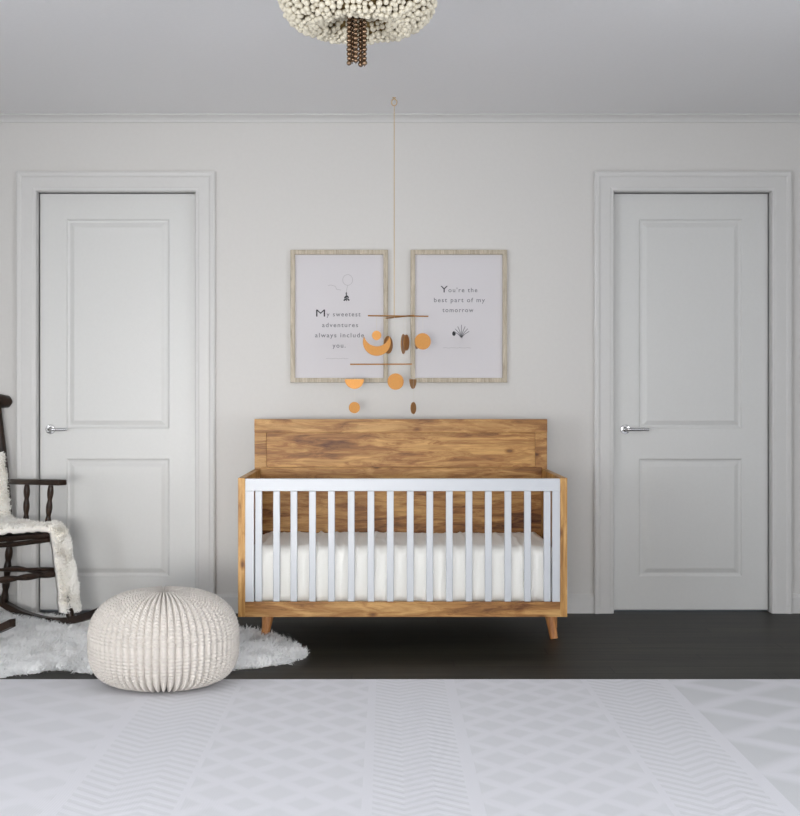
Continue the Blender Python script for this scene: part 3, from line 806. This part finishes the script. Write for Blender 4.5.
def samples(G, NN, n, off=.0):
    P_, Q_ = [], []
    for _ in range(n):
        i = random.random()*(len(G)-1); j = random.random()*(len(G[0])-1); a_, b_ = int(i), int(j); u, v = i-a_, j-b_
        p = G[a_][b_].lerp(G[a_+1][b_], u).lerp(G[a_][b_+1].lerp(G[a_+1][b_+1], u), v); P_.append(tuple(p)); Q_.append(tuple((NN[a_]+Vector((0, .5*(2*j/(len(G[0])-1)-1)**3, 0))).normalized()))
    return P_, Q_
# back and seat, local to seat top (z = 0)
G1, N1 = sheet([(-.232, .345), (-.222, .31), (-.200, .25), (-.180, .15), (-.165, .055), (-.12, .020), (0, .014), (.10, .014), (.17, .014), (.205, .008)][::1], (-.19, .225), (-.15, .20), .020, 'seat_cover')
p1, q1 = samples(G1, N1, 9000); tufts(p1, q1, .026, .0055, .5, M['throw_fibre'], 'tufts', th)
# hanging length outside the front corner
hang = [(.140, .018), (.190, .018), (.218, .004), (.232, -.04), (.248, -.12), (.270, -.22), (.282, -.31), (.286, -.355)]
G2, N2 = sheet(hang, (.185, .260), (.190, .290), .016, 'hanging_end')
p2, q2 = samples(G2, N2, 5200); tufts(p2, q2, .020, .0060, .4, M['throw_fibre'], 'tufts', th)
p3 = [(p[0]-.0, p[1], p[2]) for p in p2[:2600]]; tufts([tuple(Vector(p)-Vector(n_)*.016) for p, n_ in zip(p3, q2)], [tuple(-Vector(n_)) for n_ in q2[:2600]], .018, .006, .4, M['throw_fibre'], 'tufts', th)

# ---------------------------------------------------------------- light
def area(name, loc, rot, sx, sy, power, color):
    ld = bpy.data.lights.new(name, 'AREA'); ld.shape = 'RECTANGLE'; ld.size = sx; ld.size_y = sy; ld.energy = power; ld.color = color
    o = bpy.data.objects.new(name, ld); col.objects.link(o); o.location = loc; o.rotation_euler = rot; return o
area('back_window_daylight', ((BWIN[0]+BWIN[1])/2, YB-.12, (BWIN[2]+BWIN[3])/2), (PI/2, 0, 0), BWIN[1]-BWIN[0], BWIN[3]-BWIN[2], 42, (1.0, .985, .965))
area('left_window_daylight', (XL-.12, (LWIN[0]+LWIN[1])/2, (LWIN[2]+LWIN[3])/2), (PI/2, 0, -PI/2), LWIN[1]-LWIN[0], LWIN[3]-LWIN[2], 98, (.95, .97, 1.0))
area('right_fill_light', (XR+.12, (RFILL[0]+RFILL[1])/2, (RFILL[2]+RFILL[3])/2), (PI/2, 0, PI/2), RFILL[1]-RFILL[0], RFILL[3]-RFILL[2], 76, (.95, .97, 1.0))  # added fill lamp, lifts the shaded wall right of the crib
wall_fill = area('wall_fill_beam', (-.7, YB-.05, .78), (PI/2, 0, 0), 1.3, .7, 6.5, (1.0, .985, .96)); wall_fill.data.spread = math.radians(32)  # added narrow lamp, brightens the middle of the back wall more than its top
w = bpy.data.worlds.new('world'); bpy.context.scene.world = w; w.use_nodes = True
w.node_tree.nodes['Background'].inputs[0].default_value = (.80, .88, 1, 1); w.node_tree.nodes['Background'].inputs[1].default_value = 1.0

# ---------------------------------------------------------------- camera
cam = bpy.data.cameras.new('camera'); co = bpy.data.objects.new('camera', cam); col.objects.link(co)
co.location = (0, 0, H); co.rotation_euler = (PI/2, 0, 0)
cam.sensor_width = 36; cam.lens = F/816*36; cam.shift_x = (400-VX)/816; cam.shift_y = -(408-VY)/816; cam.clip_start = .05
sc = bpy.context.scene; sc.camera = co
sc.view_settings.view_transform = 'Standard'; sc.view_settings.look = 'None'; sc.view_settings.gamma = 1; sc.view_settings.exposure = 0.28
sc.view_settings.use_curve_mapping = False
sc.cycles.max_bounces = 10; sc.cycles.diffuse_bounces = 8; sc.cycles.use_denoising = True
